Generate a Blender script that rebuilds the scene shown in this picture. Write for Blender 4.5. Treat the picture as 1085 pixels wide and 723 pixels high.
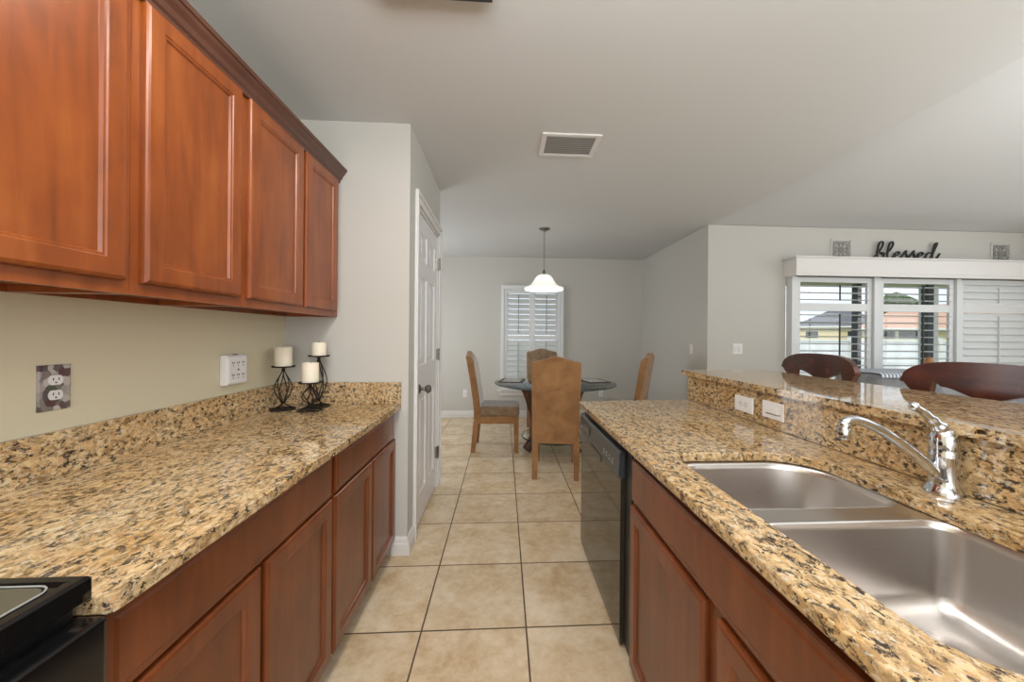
import bpy, bmesh, math, random
from mathutils import Vector, Matrix
random.seed(7)
for o in list(bpy.data.objects): bpy.data.objects.remove(o)
SC = bpy.context.scene
COL = SC.collection
PI = math.pi

# ------------------------------------------------------------------ camera
YAW, ROLL, FPX = .0563, .0085, 388.0
cam_d = bpy.data.cameras.new('camera'); cam = bpy.data.objects.new('camera', cam_d); COL.objects.link(cam)
cam_d.sensor_width = 36; cam_d.lens = FPX * 36 / 1085
cam_d.shift_x = (542.5 - 555.36) / 1085; cam_d.shift_y = (355.97 - 361.5) / 1085
cam_d.clip_start = .02; cam_d.clip_end = 200
R0 = Vector((math.cos(YAW), -math.sin(YAW), 0)); U0 = Vector((0, 0, 1)); F0 = Vector((math.sin(YAW), math.cos(YAW), 0))
c_, s_ = math.cos(ROLL), math.sin(ROLL)
RX = R0 * c_ + U0 * s_; UY = -R0 * s_ + U0 * c_
m3 = Matrix((RX, UY, -F0)).transposed()
cam.matrix_world = Matrix.Translation((0, 0, 1.30)) @ m3.to_4x4()
SC.camera = cam
SC.view_settings.view_transform = 'Standard'; SC.view_settings.look = 'None'
SC.view_settings.gamma = 1; SC.view_settings.use_curve_mapping = False
SC.view_settings.exposure = 0.3

# ------------------------------------------------------------------ light
W = bpy.data.worlds.new('sky'); SC.world = W; W.use_nodes = True
bg = W.node_tree.nodes['Background']; bg.inputs[0].default_value = (.80, .90, 1, 1); bg.inputs[1].default_value = 1.05

def area(name, loc, rot, sx, sy, power, col=(1, 1, 1)):
    l = bpy.data.lights.new(name, 'AREA'); l.shape = 'RECTANGLE'; l.size = sx; l.size_y = sy; l.energy = power; l.color = col
    o = bpy.data.objects.new(name, l); COL.objects.link(o); o.location = loc; o.rotation_euler = rot
    return o
def D(*a): return tuple(math.radians(x) for x in a)
area('kitchen_ceiling_light', (-.25, .72, 2.49), D(0, 0, 0), .36, 1.15, 14, (1, .96, .90))
area('ceiling_fill_light', (.30, -.55, 1.9), D(172, 0, 0), 1.6, 1.2, 58, (.95, .98, 1))  # added fill aimed up to brighten the kitchen ceiling
area('rear_fill_light', (.6, -2.3, 1.5), D(90, 0, 0), 3.2, 1.8, 58, (.96, .98, 1))  # added fill behind the camera, standing in for an unseen window
area('living_overhead_fill', (4.6, .6, 2.85), D(0, 0, 0), 2.4, 2.4, 38, (.97, .99, 1))  # added overhead fill for the living room, no fixture behind it
area('living_upward_fill', (3.6, .2, 1.7), D(172, 0, 0), 2.0, 2.0, 46, (.95, .98, 1))  # added upward fill that lifts the living room ceiling
area('living_side_fill', (6.4, 1.0, 1.5), D(0, 90, 0), 2.2, 3.5, 45, (.93, .97, 1))  # added fill from the right; the wall there has no opening
area('dining_side_fill', (-1.9, 4.7, 1.3), D(0, -90, 0), 1.9, 1.5, 25, (.95, .98, 1))  # added dining fill, standing in for an unseen window on the left
sun_d = bpy.data.lights.new('sun', 'SUN'); sun_d.energy = 1.5; sun_d.angle = .02; sun_d.color = (1, .95, .86)
sun = bpy.data.objects.new('sun', sun_d); COL.objects.link(sun); sun.rotation_euler = D(42, 0, -25)

# ------------------------------------------------------------------ materials
def new_mat(name):
    m = bpy.data.materials.new(name); m.use_nodes = True
    return m, m.node_tree, m.node_tree.nodes['Principled BSDF']
def lin(c):
    return tuple(((x / 255) / 12.92 if x / 255 <= .04045 else ((x / 255 + .055) / 1.055) ** 2.4) for x in c) + (1,)
def P(name, rgb, rough=.5, metal=0, spec=.5, **k):
    m, t, b = new_mat(name)
    b.inputs['Base Color'].default_value = lin(rgb); b.inputs['Roughness'].default_value = rough
    b.inputs['Metallic'].default_value = metal; b.inputs['Specular IOR Level'].default_value = spec
    for kk, v in k.items(): b.inputs[kk.replace('_', ' ')].default_value = v
    return m
class N:
    def __init__(s, t): s.t = t
    def n(s, typ, **k):
        nd = s.t.nodes.new(typ)
        for a, v in k.items():
            if a.startswith('i_'): nd.inputs[int(a[2:])].default_value = v
            else: setattr(nd, a, v)
        return nd
    def l(s, a, b): s.t.links.new(a, b)
    def math(s, op, a, b=None):
        nd = s.t.nodes.new('ShaderNodeMath'); nd.operation = op
        for i, x in enumerate((a, b)):
            if x is None: continue
            if isinstance(x, (int, float)): nd.inputs[i].default_value = x
            else: s.l(x, nd.inputs[i])
        return nd.outputs[0]
    def coords(s, scale=(1, 1, 1), rot=(0, 0, 0)):
        g = s.n('ShaderNodeNewGeometry'); mp = s.n('ShaderNodeMapping')
        s.l(g.outputs['Position'], mp.inputs[0]); mp.inputs['Scale'].default_value = scale; mp.inputs['Rotation'].default_value = rot
        return mp.outputs[0]
    def objco(s, scale=(1, 1, 1)):
        g = s.n('ShaderNodeTexCoord'); mp = s.n('ShaderNodeMapping')
        s.l(g.outputs['Object'], mp.inputs[0]); mp.inputs['Scale'].default_value = scale
        return mp.outputs[0]
    def noise(s, vec, scale, detail=4, rough=.5, dist=0):
        nd = s.n('ShaderNodeTexNoise'); s.l(vec, nd.inputs['Vector'])
        nd.inputs['Scale'].default_value = scale; nd.inputs['Detail'].default_value = detail
        nd.inputs['Roughness'].default_value = rough; nd.inputs['Distortion'].default_value = dist
        return nd
    def ramp(s, fac, stops, interp='LINEAR'):
        r = s.n('ShaderNodeValToRGB'); cr = r.color_ramp; cr.interpolation = interp
        while len(cr.elements) < len(stops): cr.elements.new(.5)
        for e, (p, c) in zip(cr.elements, stops): e.position = p; e.color = lin(c)
        s.l(fac, r.inputs[0]); return r.outputs[0]
    def mix(s, fac, a, b, mode='MIX'):
        m = s.n('ShaderNodeMix', data_type='RGBA', blend_type=mode)
        for i, x in ((0, fac), (6, a), (7, b)):
            if isinstance(x, (int, float)): m.inputs[i].default_value = x
            elif isinstance(x, tuple): m.inputs[i].default_value = x
            else: s.l(x, m.inputs[i])
        return m.outputs[2]
    def bump(s, h, strength, dist, b):
        nd = s.n('ShaderNodeBump'); nd.inputs['Strength'].default_value = strength; nd.inputs['Distance'].default_value = dist
        s.l(h, nd.inputs['Height']); s.l(nd.outputs[0], b.inputs['Normal'])

def granite():
    m, t, b = new_mat('granite'); k = N(t)
    co = k.coords((1, .66, 1), (0, 0, .5))
    nz = k.noise(co, 40, 5, .65)
    warp = k.n('ShaderNodeMixRGB', blend_type='ADD'); warp.inputs[0].default_value = .030
    k.l(co, warp.inputs[1]); k.l(nz.outputs['Color'], warp.inputs[2])
    v = k.n('ShaderNodeTexVoronoi'); v.inputs['Scale'].default_value = 125; k.l(warp.outputs[0], v.inputs['Vector'])
    sp = k.n('ShaderNodeSeparateColor'); k.l(v.outputs['Color'], sp.inputs[0])
    base = k.ramp(sp.outputs[0], [(0, (116, 88, 54)), (.22, (170, 132, 82)), (.5, (200, 162, 108)), (.78, (216, 192, 150)), (1, (180, 130, 72))])
    n1 = k.noise(co, 7, 4, .6); big = k.ramp(n1.outputs[0], [(.35, (190, 152, 98)), (.65, (220, 200, 164))])
    base = k.mix(.35, base, big)
    n2 = k.noise(warp.outputs[0], 70, 6, .75)
    dk = k.ramp(n2.outputs[0], [(.42, (255, 255, 255)), (.485, (0, 0, 0))])
    c2 = k.mix(dk, base, lin((48, 36, 28)))
    n3 = k.noise(warp.outputs[0], 45, 5, .7)
    br = k.ramp(n3.outputs[0], [(.52, (0, 0, 0)), (.62, (200, 200, 200))])
    c3 = k.mix(br, c2, lin((96, 74, 48)))
    n4 = k.noise(warp.outputs[0], 95, 3, .6)
    gr = k.ramp(n4.outputs[0], [(.58, (0, 0, 0)), (.66, (230, 230, 230))])
    c4 = k.mix(gr, c3, lin((204, 192, 172)))
    k.l(c4, b.inputs['Base Color']); b.inputs['Roughness'].default_value = .055
    b.inputs['Specular IOR Level'].default_value = .7
    return m
def wood(name, c0, c1, c2, rough=.32, scale=(9, 9, 1.2)):
    m, t, b = new_mat(name); k = N(t)
    co = k.coords(scale)
    n = k.noise(co, 2.2, 6, .55, .8)
    n2 = k.noise(k.coords((3, 3, 2)), 2.0, 3, .5, .3)
    s = k.math('ADD', k.math('MULTIPLY', n.outputs[0], .55), k.math('MULTIPLY', n2.outputs[0], .45))
    c = k.ramp(s, [(.3, c0), (.5, c1), (.72, c2)])
    k.l(c, b.inputs['Base Color']); b.inputs['Roughness'].default_value = rough
    b.inputs['Coat Weight'].default_value = .25; b.inputs['Coat Roughness'].default_value = .18
    return m
TILE, TX, TY = .4606, -.3486, 2.0888
def tile():
    m, t, b = new_mat('floor_tile'); k = N(t)
    g = k.n('ShaderNodeNewGeometry'); sx = k.n('ShaderNodeSeparateXYZ'); k.l(g.outputs['Position'], sx.inputs[0])
    fx = k.math('DIVIDE', k.math('SUBTRACT', sx.outputs[0], TX - 20 * TILE), TILE)
    fy = k.math('DIVIDE', k.math('SUBTRACT', sx.outputs[1], TY - 20 * TILE), TILE)
    def edge(f):
        r = k.math('FRACT', f); return k.math('MINIMUM', r, k.math('SUBTRACT', 1, r))
    e = k.math('MINIMUM', edge(fx), edge(fy))
    grout = k.n('ShaderNodeMapRange'); k.l(e, grout.inputs[0]); grout.inputs[1].default_value = .0065; grout.inputs[2].default_value = .0095
    cx = k.n('ShaderNodeCombineXYZ'); k.l(k.math('FLOOR', fx), cx.inputs[0]); k.l(k.math('FLOOR', fy), cx.inputs[1])
    wn = k.n('ShaderNodeTexWhiteNoise'); k.l(cx.outputs[0], wn.inputs[0])
    off = k.n('ShaderNodeVectorMath', operation='SCALE'); k.l(wn.outputs['Color'], off.inputs[0]); off.inputs['Scale'].default_value = 10
    vv = k.n('ShaderNodeVectorMath', operation='ADD'); k.l(g.outputs['Position'], vv.inputs[0]); k.l(off.outputs[0], vv.inputs[1])
    n1 = k.noise(vv.outputs[0], 5, 8, .62, .4); n2 = k.noise(vv.outputs[0], 22, 6, .7)
    s = k.math('ADD', k.math('MULTIPLY', n1.outputs[0], .6), k.math('MULTIPLY', n2.outputs[0], .4))
    c = k.ramp(s, [(.34, (190, 160, 124)), (.46, (208, 184, 150)), (.56, (219, 200, 171)), (.7, (229, 215, 191))])
    tint = k.n('ShaderNodeHueSaturation'); k.l(c, tint.inputs['Color'])
    k.l(k.math('ADD', .95, k.math('MULTIPLY', wn.outputs['Value'], .08)), tint.inputs['Value'])
    col = k.mix(grout.outputs[0], lin((88, 68, 50)), tint.outputs[0])
    k.l(col, b.inputs['Base Color'])
    r = k.math('ADD', .27, k.math('MULTIPLY', k.math('SUBTRACT', 1, grout.outputs[0]), .5)); k.l(r, b.inputs['Roughness'])
    h = k.math('ADD', grout.outputs[0], k.math('MULTIPLY', n1.outputs[0], .25)); k.bump(h, .35, .003, b)
    return m
def plaster(name, rgb, rough=.85):
    m, t, b = new_mat(name); k = N(t)
    b.inputs['Base Color'].default_value = lin(rgb); b.inputs['Roughness'].default_value = rough
    n = k.noise(k.coords(), 90, 3, .5); k.bump(n.outputs[0], .08, .002, b); return m
def fabric(name, c0, c1, scale=9, sheen=.5):
    m, t, b = new_mat(name); k = N(t)
    n = k.noise(k.coords(), scale, 5, .6, .5); c = k.ramp(n.outputs[0], [(.33, c0), (.68, c1)])
    k.l(c, b.inputs['Base Color']); b.inputs['Roughness'].default_value = .85
    b.inputs['Sheen Weight'].default_value = sheen; b.inputs['Sheen Roughness'].default_value = .4
    f = k.noise(k.coords(), 600, 2); k.bump(f.outputs[0], .15, .001, b); return m

M = {}
M['granite'] = granite(); M['tile'] = tile()
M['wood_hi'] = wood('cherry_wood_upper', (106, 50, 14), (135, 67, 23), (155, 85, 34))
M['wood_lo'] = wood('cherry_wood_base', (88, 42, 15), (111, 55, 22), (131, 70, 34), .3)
M['crown'] = wood('crown_wood', (70, 42, 31), (84, 50, 36), (98, 62, 46), .42, (2, 1, 6))
M['stool'] = wood('mahogany', (44, 18, 14), (74, 32, 22), (104, 50, 32), .22, (3, 3, 9))
M['tabwood'] = wood('carved_table_wood', (44, 24, 16), (84, 46, 28), (120, 66, 38), .4)
M['wall'] = plaster('wall_paint', (195, 193, 187)); M['ceil'] = plaster('ceiling_paint', (204, 205, 205))
M['wall_bounce'] = plaster('wall_paint_warm_bounce', (213, 205, 178))  # wall paint with warm bounce off the granite put into its colour
M['trim'] = P('white_trim', (222, 220, 218), .38); M['door'] = P('door_paint', (226, 225, 226), .28)
M['shutter'] = P('shutter_white', (218, 221, 222), .4)
M['steel'] = None
def steel():
    m, t, b = new_mat('brushed_steel'); k = N(t)
    n = k.noise(k.coords((4, 4, 220)), 1.5, 3, .6)
    b.inputs['Base Color'].default_value = lin((205, 200, 196)); b.inputs['Metallic'].default_value = 1
    r = k.math('ADD', .24, k.math('MULTIPLY', n.outputs[0], .12)); k.l(r, b.inputs['Roughness'])
    k.bump(n.outputs[0], .05, .001, b); b.inputs['Anisotropic'].default_value = .5
    return m
M['steel'] = steel()
M['chrome'] = P('chrome', (205, 208, 212), .08, 1); M['nickel'] = P('satin_nickel', (140, 136, 130), .3, 1)
M['black'] = P('black_gloss', (14, 14, 15), .12, 0, .6); M['blackp'] = P('black_plastic', (22, 22, 24), .35)
M['dwpanel'] = P('dishwasher_panel', (52, 58, 62), .28, 0, .6); M['dwdoor'] = P('dishwasher_door', (70, 64, 52), .06, .55, .8)
M['cook'] = P('cooktop_glass', (84, 80, 66), .15, 0, .5); M['greyline'] = P('grey_print', (150, 150, 148), .4)
M['iron'] = P('wrought_iron', (34, 28, 25), .5, .4); M['wax'] = P('candle_wax', (236, 226, 206), .5, Subsurface_Weight=.2)
M['wick'] = P('wick', (60, 50, 40), .9)
M['plate'] = P('white_plastic', (232, 230, 230), .35); M['slot'] = P('slot_dark', (50, 46, 44), .6)
M['suede'] = fabric('tan_suede', (136, 96, 58), (168, 124, 80), 7, .3); M['suede_seat'] = fabric('taupe_velvet', (112, 88, 64), (148, 124, 98), 12, .8)
M['glass'] = P('table_glass', (236, 246, 242), .01, 0, .5, Transmission_Weight=1.0, IOR=1.45)
M['glassedge'] = P('glass_edge', (40, 66, 60), .1, 0, .6)
M['pane'] = None
def pane():
    m, t, b = new_mat('window_glass'); k = N(t)
    tr = k.n('ShaderNodeBsdfTransparent'); gl = k.n('ShaderNodeBsdfGlossy'); gl.inputs['Roughness'].default_value = .02
    mx = k.n('ShaderNodeMixShader'); mx.inputs[0].default_value = .05
    k.l(tr.outputs[0], mx.inputs[1]); k.l(gl.outputs[0], mx.inputs[2]); k.l(mx.outputs[0], t.nodes['Material Output'].inputs[0]); return m
M['pane'] = pane()
def shade():
    m, t, b = new_mat('frosted_shade'); b.inputs['Base Color'].default_value = lin((244, 244, 238)); b.inputs['Roughness'].default_value = .35
    b.inputs['Emission Color'].default_value = (1, .97, .9, 1); b.inputs['Emission Strength'].default_value = .45; return m
M['shade'] = shade()
M['lens'] = P('light_lens', (240, 240, 235), .5, Emission_Color=(1, .97, .9, 1), Emission_Strength=2.0)
M['dark'] = P('dark_grey', (48, 48, 50), .5); M['bronze'] = P('dark_bronze', (24, 30, 30), .5)
M['scroll'] = P('grey_metal', (150, 148, 144), .5); M['word'] = P('grey_black_paint', (46, 46, 44), .5)
M['stucco_cream'] = plaster('cream_stucco', (226, 208, 160)); M['stucco_white'] = plaster('white_stucco', (228, 228, 222))
def bands(name, a, b_, sc, rough=.8, axis=2):
    m, t, b = new_mat(name); k = N(t)
    w = k.n('ShaderNodeTexWave', bands_direction='XYZ'[axis]); w.inputs['Scale'].default_value = sc; w.inputs['Distortion'].default_value = 1; w.inputs['Detail'].default_value = 3
    k.l(k.coords(), w.inputs[0]); k.l(k.ramp(w.outputs[1], [(.1, a), (.7, b_)]), b.inputs['Base Color']); b.inputs['Roughness'].default_value = rough; return m
M['roof_grey'] = bands('grey_shingle', (82, 84, 90), (108, 110, 116), 3); M['roof_red'] = bands('pink_tile', (176, 132, 112), (212, 176, 154), 4)
M['fence'] = bands('white_vinyl', (222, 226, 228), (232, 234, 236), .6, .5, 0); M['lanai'] = P('lanai_soffit', (196, 196, 160), .8)
M['grass'] = fabric('lawn', (70, 96, 50), (104, 128, 70), 3, 0); M['leaf'] = fabric('tree_leaf', (46, 66, 36), (86, 104, 60), 5, 0)
M['conc'] = plaster('lanai_concrete', (176, 170, 160)); M['winpane'] = P('dark_window', (38, 48, 46), .15)
M['sofa'] = fabric('grey_upholstery', (118, 120, 124), (150, 152, 156), 8, .2)
M['throw'] = bands('striped_throw', (104, 112, 124), (214, 222, 232), 9, .6, 0)
M['bottle'] = P('amber_jar', (168, 112, 66), .3)

# ------------------------------------------------------------------ mesh helpers
def BM(): return bmesh.new()
def obj(name, bm, mat, parent=None, smooth=False, bevel=0, seg=2, auto=None):
    me = bpy.data.meshes.new(name); bmesh.ops.recalc_face_normals(bm, faces=bm.faces[:]); bm.to_mesh(me); bm.free()
    for mm in (mat if isinstance(mat, (list, tuple)) else [mat]): me.materials.append(mm)
    o = bpy.data.objects.new(name, me); COL.objects.link(o)
    if parent: o.parent = parent
    if smooth or auto is not None:
        for p in me.polygons: p.use_smooth = True
    if auto is not None: me.set_sharp_from_angle(angle=math.radians(auto))
    if bevel:
        b = o.modifiers.new('bevel', 'BEVEL'); b.width = bevel; b.segments = seg; b.limit_method = 'ANGLE'; b.angle_limit = math.radians(40)
    return o
def box(bm, x0, x1, y0, y1, z0, z1, mi=0):
    vs = [bm.verts.new((x, y, z)) for x in (x0, x1) for y in (y0, y1) for z in (z0, z1)]
    fs = []
    for f in ((0, 1, 3, 2), (4, 6, 7, 5), (0, 4, 5, 1), (2, 3, 7, 6), (0, 2, 6, 4), (1, 5, 7, 3)):
        fc = bm.faces.new([vs[i] for i in f]); fc.material_index = mi; fs.append(fc)
    return vs
def lathe(bm, prof, n=24, c=(0, 0, 0), cap=True):
    rings = []
    for r, z in prof:
        rings.append([bm.verts.new((c[0] + r * math.cos(2 * PI * i / n), c[1] + r * math.sin(2 * PI * i / n), c[2] + z)) for i in range(n)])
    for a, b in zip(rings, rings[1:]):
        for i in range(n): bm.faces.new((a[i], a[(i + 1) % n], b[(i + 1) % n], b[i]))
    if cap:
        bm.faces.new(rings[0][::-1]); bm.faces.new(rings[-1])
def tube(bm, pts, rad, n=10, closed=False, cap=True):
    pts = [Vector(p) for p in pts]; m = len(pts)
    rads = rad if isinstance(rad, (list, tuple)) else [rad] * m
    rings = []; prev = None
    for i, p in enumerate(pts):
        if closed: t = pts[(i + 1) % m] - pts[i - 1]
        else: t = pts[min(i + 1, m - 1)] - pts[max(i - 1, 0)]
        t.normalize()
        if prev is None:
            a = Vector((0, 0, 1)) if abs(t.z) < .9 else Vector((1, 0, 0)); u = t.cross(a).normalized()
        else: u = (prev - t * prev.dot(t)).normalized()
        prev = u; v = t.cross(u)
        rings.append([bm.verts.new(p + (u * math.cos(2 * PI * k / n) + v * math.sin(2 * PI * k / n)) * rads[i]) for k in range(n)])
    rr = list(zip(rings, rings[1:])) + ([(rings[-1], rings[0])] if closed else [])
    for a, b in rr:
        for k in range(n): bm.faces.new((a[k], a[(k + 1) % n], b[(k + 1) % n], b[k]))
    if cap and not closed: bm.faces.new(rings[0][::-1]); bm.faces.new(rings[-1])
def spline(pts, n=8):
    pts = [Vector(p) for p in pts]; out = []
    for i in range(len(pts) - 1):
        p0 = pts[max(i - 1, 0)]; p1 = pts[i]; p2 = pts[i + 1]; p3 = pts[min(i + 2, len(pts) - 1)]
        for j in range(n):
            t = j / n; out.append(.5 * ((2 * p1) + (p2 - p0) * t + (2 * p0 - 5 * p1 + 4 * p2 - p3) * t * t + (-p0 + 3 * p1 - 3 * p2 + p3) * t ** 3))
    out.append(pts[-1]); return out
def prism(bm, outline, fn, a, b):
    """extrude 2D outline; fn(u, v, w) -> point; w from a to b"""
    A = [bm.verts.new(fn(u, v, a)) for u, v in outline]; B = [bm.verts.new(fn(u, v, b)) for u, v in outline]
    bm.faces.new(A); bm.faces.new(B[::-1]); n = len(A)
    for i in range(n): bm.faces.new((A[i], B[i], B[(i + 1) % n], A[(i + 1) % n]))
def rrect(x0, x1, y0, y1, r, n=6):
    """rounded rectangle, r = single or 4 radii for corners (x1,y1),(x0,y1),(x0,y0),(x1,y0)"""
    rs = r if isinstance(r, (list, tuple)) else [r] * 4; out = []
    for (cx, cy, a0), q in zip(((x1, y1, 0), (x0, y1, 90), (x0, y0, 180), (x1, y0, 270)), rs):
        sx = -1 if cx == x1 else 1; sy = -1 if cy == y1 else 1
        for i in range(n + 1):
            a = math.radians(a0 + 90 * i / n); out.append((cx + sx * q + q * math.cos(a), cy + sy * q + q * math.sin(a)))
    return out
def rings_panel(bm, fn, u0, u1, v0, v1, prof, back):
    """rectangular panel front from concentric rings; prof: (inset, depth); fn(u,v,d) -> point"""
    R = []
    for ins, d in prof:
        R.append([bm.verts.new(fn(u, v, d)) for u, v in ((u0 + ins, v0 + ins), (u1 - ins, v0 + ins), (u1 - ins, v1 - ins), (u0 + ins, v1 - ins))])
    for a, b in zip(R, R[1:]):
        for i in range(4): bm.faces.new((a[i], a[(i + 1) % 4], b[(i + 1) % 4], b[i]))
    bm.faces.new(R[-1]); 
    if back: bm.faces.new(R[0][::-1])
def tag(o, label, cat, group=None, kind=None):
    o['label'] = label; o['category'] = cat
    if group: o['group'] = group
    if kind: o['kind'] = kind
    return o
def thing(name, label, cat, loc=(0, 0, 0), rz=0, group=None):
    o = bpy.data.objects.new(name, None); COL.objects.link(o); o.location = loc; o.rotation_euler = (0, 0, rz); o.empty_display_size = .1
    return tag(o, label, cat, group)
def struct(name, bm, m, parent=None, **k):
    o = obj(name, bm, m, parent, **k)
    if not parent: o['kind'] = 'structure'
    return o
def dup(root, loc, rz, label):
    r = root.copy(); COL.objects.link(r); r.location = loc; r.rotation_euler = (0, 0, rz); r['label'] = label
    for ch in root.children:
        c = ch.copy(); COL.objects.link(c); c.parent = r
        for g in ch.children:
            d = g.copy(); COL.objects.link(d); d.parent = c
    return r

# ------------------------------------------------------------------ setting
H = 2.55; XL = -1.266; XR = 6.7; YB = -2.6; YP = 2.205; YP2 = 3.224; XP = -.56; YF = 5.85; XD = 2.258; YL = 3.94; XDL = -2.1
def quad_obj(name, boxes, m):
    bm = BM()
    for b in boxes: box(bm, *b)
    return struct(name, bm, m)
quad_obj('floor', [(XDL - .1, XR + .1, YB - .1, YF + .1, -.08, 0)], M['tile'])
quad_obj('ceiling', [(XDL - .1, XD, YB - .1, YF + .1, H, H + .12)], M['ceil'])
# living room ceiling rises away from the window wall
bm = BM(); rise = .10
def lz(y): return H + (YL - y) * rise
prism(bm, [(YL + .15, H - .01), (YB - .1, lz(YB - .1)), (YB - .1, lz(YB) + .12), (YL + .15, H + .12)], lambda u, v, w: (w, u, v), XD + .02, XR + .1)
prism(bm, [(YL, H + .0), (YB - .1, H), (YB - .1, lz(YB - .1) + .1), (YL, H + .1)], lambda u, v, w: (w, u, v), XD - .0, XD + .02)
struct('ceiling_living_room', bm, M['ceil'])
quad_obj('wall_left', [(XL - .12, XL, YB, YP, 0, H)], M['wall_bounce'])
quad_obj('wall_rear', [(XL - .12, XR + .1, YB - .12, YB, 0, 3.4)], M['wall'])
quad_obj('wall_right', [(XR, XR + .12, YB, YL, 0, 3.4)], M['wall'])
# pantry block, with the doorway cut out of its aisle face
DY0, DY1, DH = 2.425, 3.15, 2.13
quad_obj('wall_pantry', [(XL - .12, XP, YP, DY0 - .02, 0, H), (XP - .12, XP, DY1 + .02, YP2, 0, H), (XP - .12, XP, DY0 - .02, DY1 + .02, DH + .02, H), (XL - .12, XP - .12, YP2 - .1, YP2, 0, H), (XL - .12, XL, DY0, YP2, 0, H)], M['wall'])
quad_obj('wall_dining_left', [(XDL - .12, XDL, YP2, YF, 0, H), (XDL, XL - .12, YP2 - .12, YP2, 0, H)], M['wall'])
# far wall with window hole
WX0, WX1, WZ0, WZ1 = .03, .89, .50, 2.04
quad_obj('wall_far', [(XDL - .12, WX0, YF, YF + .15, 0, H), (WX1, XD + .12, YF, YF + .15, 0, H), (WX0, WX1, YF, YF + .15, 0, WZ0), (WX0, WX1, YF, YF + .15, WZ1, H)], M['wall'])
# dining right wall and living wall with the wide window
LX0, LX1, LZ1 = 3.16, 6.55, 2.0
quad_obj('wall_dining_right', [(XD, XD + .12, YL, YF, 0, H)], M['wall'])
quad_obj('wall_living_window', [(XD + .12, LX0, YL, YL + .15, 0, H), (LX0, LX1, YL, YL + .15, LZ1, H), (LX1, XR + .1, YL, YL + .15, 0, H)], M['wall'])
# baseboards
def bboard(name, fn, a, b, h=.105):
    bm = BM(); prof = [(0, 0), (.016, 0), (.016, h * .62), (.011, h * .70), (.011, h * .86), (.005, h), (0, h)]
    prism(bm, prof, fn, a, b); struct(name, bm, M['trim'])
bboard('baseboard_far', lambda d, z, w: (w, YF - d, z), XDL, XD)
bboard('baseboard_dining_right', lambda d, z, w: (XD - d, w, z), YL, YF)
bboard('baseboard_living', lambda d, z, w: (w, YL - d, z), XD, LX0)
bboard('baseboard_pantry', lambda d, z, w: (w, YP - d, z), -.65, XP)
bboard('baseboard_pantry_side', lambda d, z, w: (XP + d, w, z), YP - .016, DY0 - .085)
bboard('baseboard_pantry_corner', lambda d, z, w: (XP + d, w, z), DY1 + .075, YP2)
# bar half wall
quad_obj('wall_bar', [(1.2325, 1.37, -1.6, 2.34, 0, 1.05)], M['wall'])

# pantry door
bm = BM(); cw = .07
for (y0, y1, z0, z1) in ((DY0 - .02 - cw, DY0 - .02, 0, DH + .02 + cw), (DY1 + .02, DY1 + .02 + cw, 0, DH + .02 + cw), (DY0 - .02, DY1 + .02, DH + .02, DH + .02 + cw)):
    box(bm, XP, XP + .014, y0, y1, z0, z1)
for (y0, y1, z0, z1) in ((DY0 - .02 - cw, DY0 - .065, 0, DH + .02 + cw), (DY1 + .065, DY1 + .02 + cw, 0, DH + .02 + cw), (DY0 - .065, DY1 + .065, DH + .065, DH + .02 + cw)):
    box(bm, XP + .014, XP + .022, y0, y1, z0, z1)
for (y0, y1, z0, z1) in ((DY0 - .02, DY0, 0, DH), (DY1, DY1 + .02, 0, DH), (DY0 - .02, DY1 + .02, DH, DH + .02)):
    box(bm, XP - .12, XP, y0, y1, z0, z1)
struct('trim_1', bm, M['trim'], bevel=.003)
bm = BM(); fX = XP - .008; g = .004
y0, y1 = DY0 + g, DY1 - g; st = .105; mid = (y0 + y1) / 2; ms = .045
cols = [(y0 + st, mid - ms), (mid + ms, y1 - st)]
rows = [(.20, .88), (1.09, 1.70), (1.82, 2.01)]
fn = lambda u, v, d: (fX + d, u, v)
box(bm, fX - .035, fX - .012, y0, y1, .012, DH - g)
# stiles and rails in front, recessed raised panels between
for (a, b) in ((y0, cols[0][0]), (cols[0][1], cols[1][0]), (cols[1][1], y1)): box(bm, fX - .012, fX, a, b, .012, DH - g)
zs = [.012] + [z for r in rows for z in r] + [DH - g]
for a, b in cols:
    for i in range(0, len(zs), 2): box(bm, fX - .012, fX, a, b, zs[i], zs[i + 1])
    for z0, z1 in rows: rings_panel(bm, fn, a, b, z0, z1, [(0, 0), (.012, -.011), (.03, -.011), (.045, -.003)], False)
door = struct('door_1', bm, M['door'])
bm = BM()
lathe(bm, [(.032, 0), (.032, .006), (.02, .012), (.012, .016), (.011, .04), (.02, .046), (.029, .058), (.029, .07), (.02, .08), (.006, .083)], 20)
bmesh.ops.rotate(bm, verts=bm.verts, matrix=Matrix.Rotation(PI / 2, 3, 'Y')); bmesh.ops.translate(bm, verts=bm.verts, vec=(fX, DY0 + .085, .935))
obj('door_knob', bm, M['nickel'], door, auto=40)
for z in (.306, 1.137, 1.90):
    bm = BM(); tube(bm, [(XP + .012, DY1 - .002, z - .05), (XP + .012, DY1 - .002, z + .05)], .008, 10); box(bm, XP - .01, XP + .008, DY1 - .022, DY1 + .018, z - .045, z + .045)
    obj('hinge', bm, M['nickel'], door)

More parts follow.
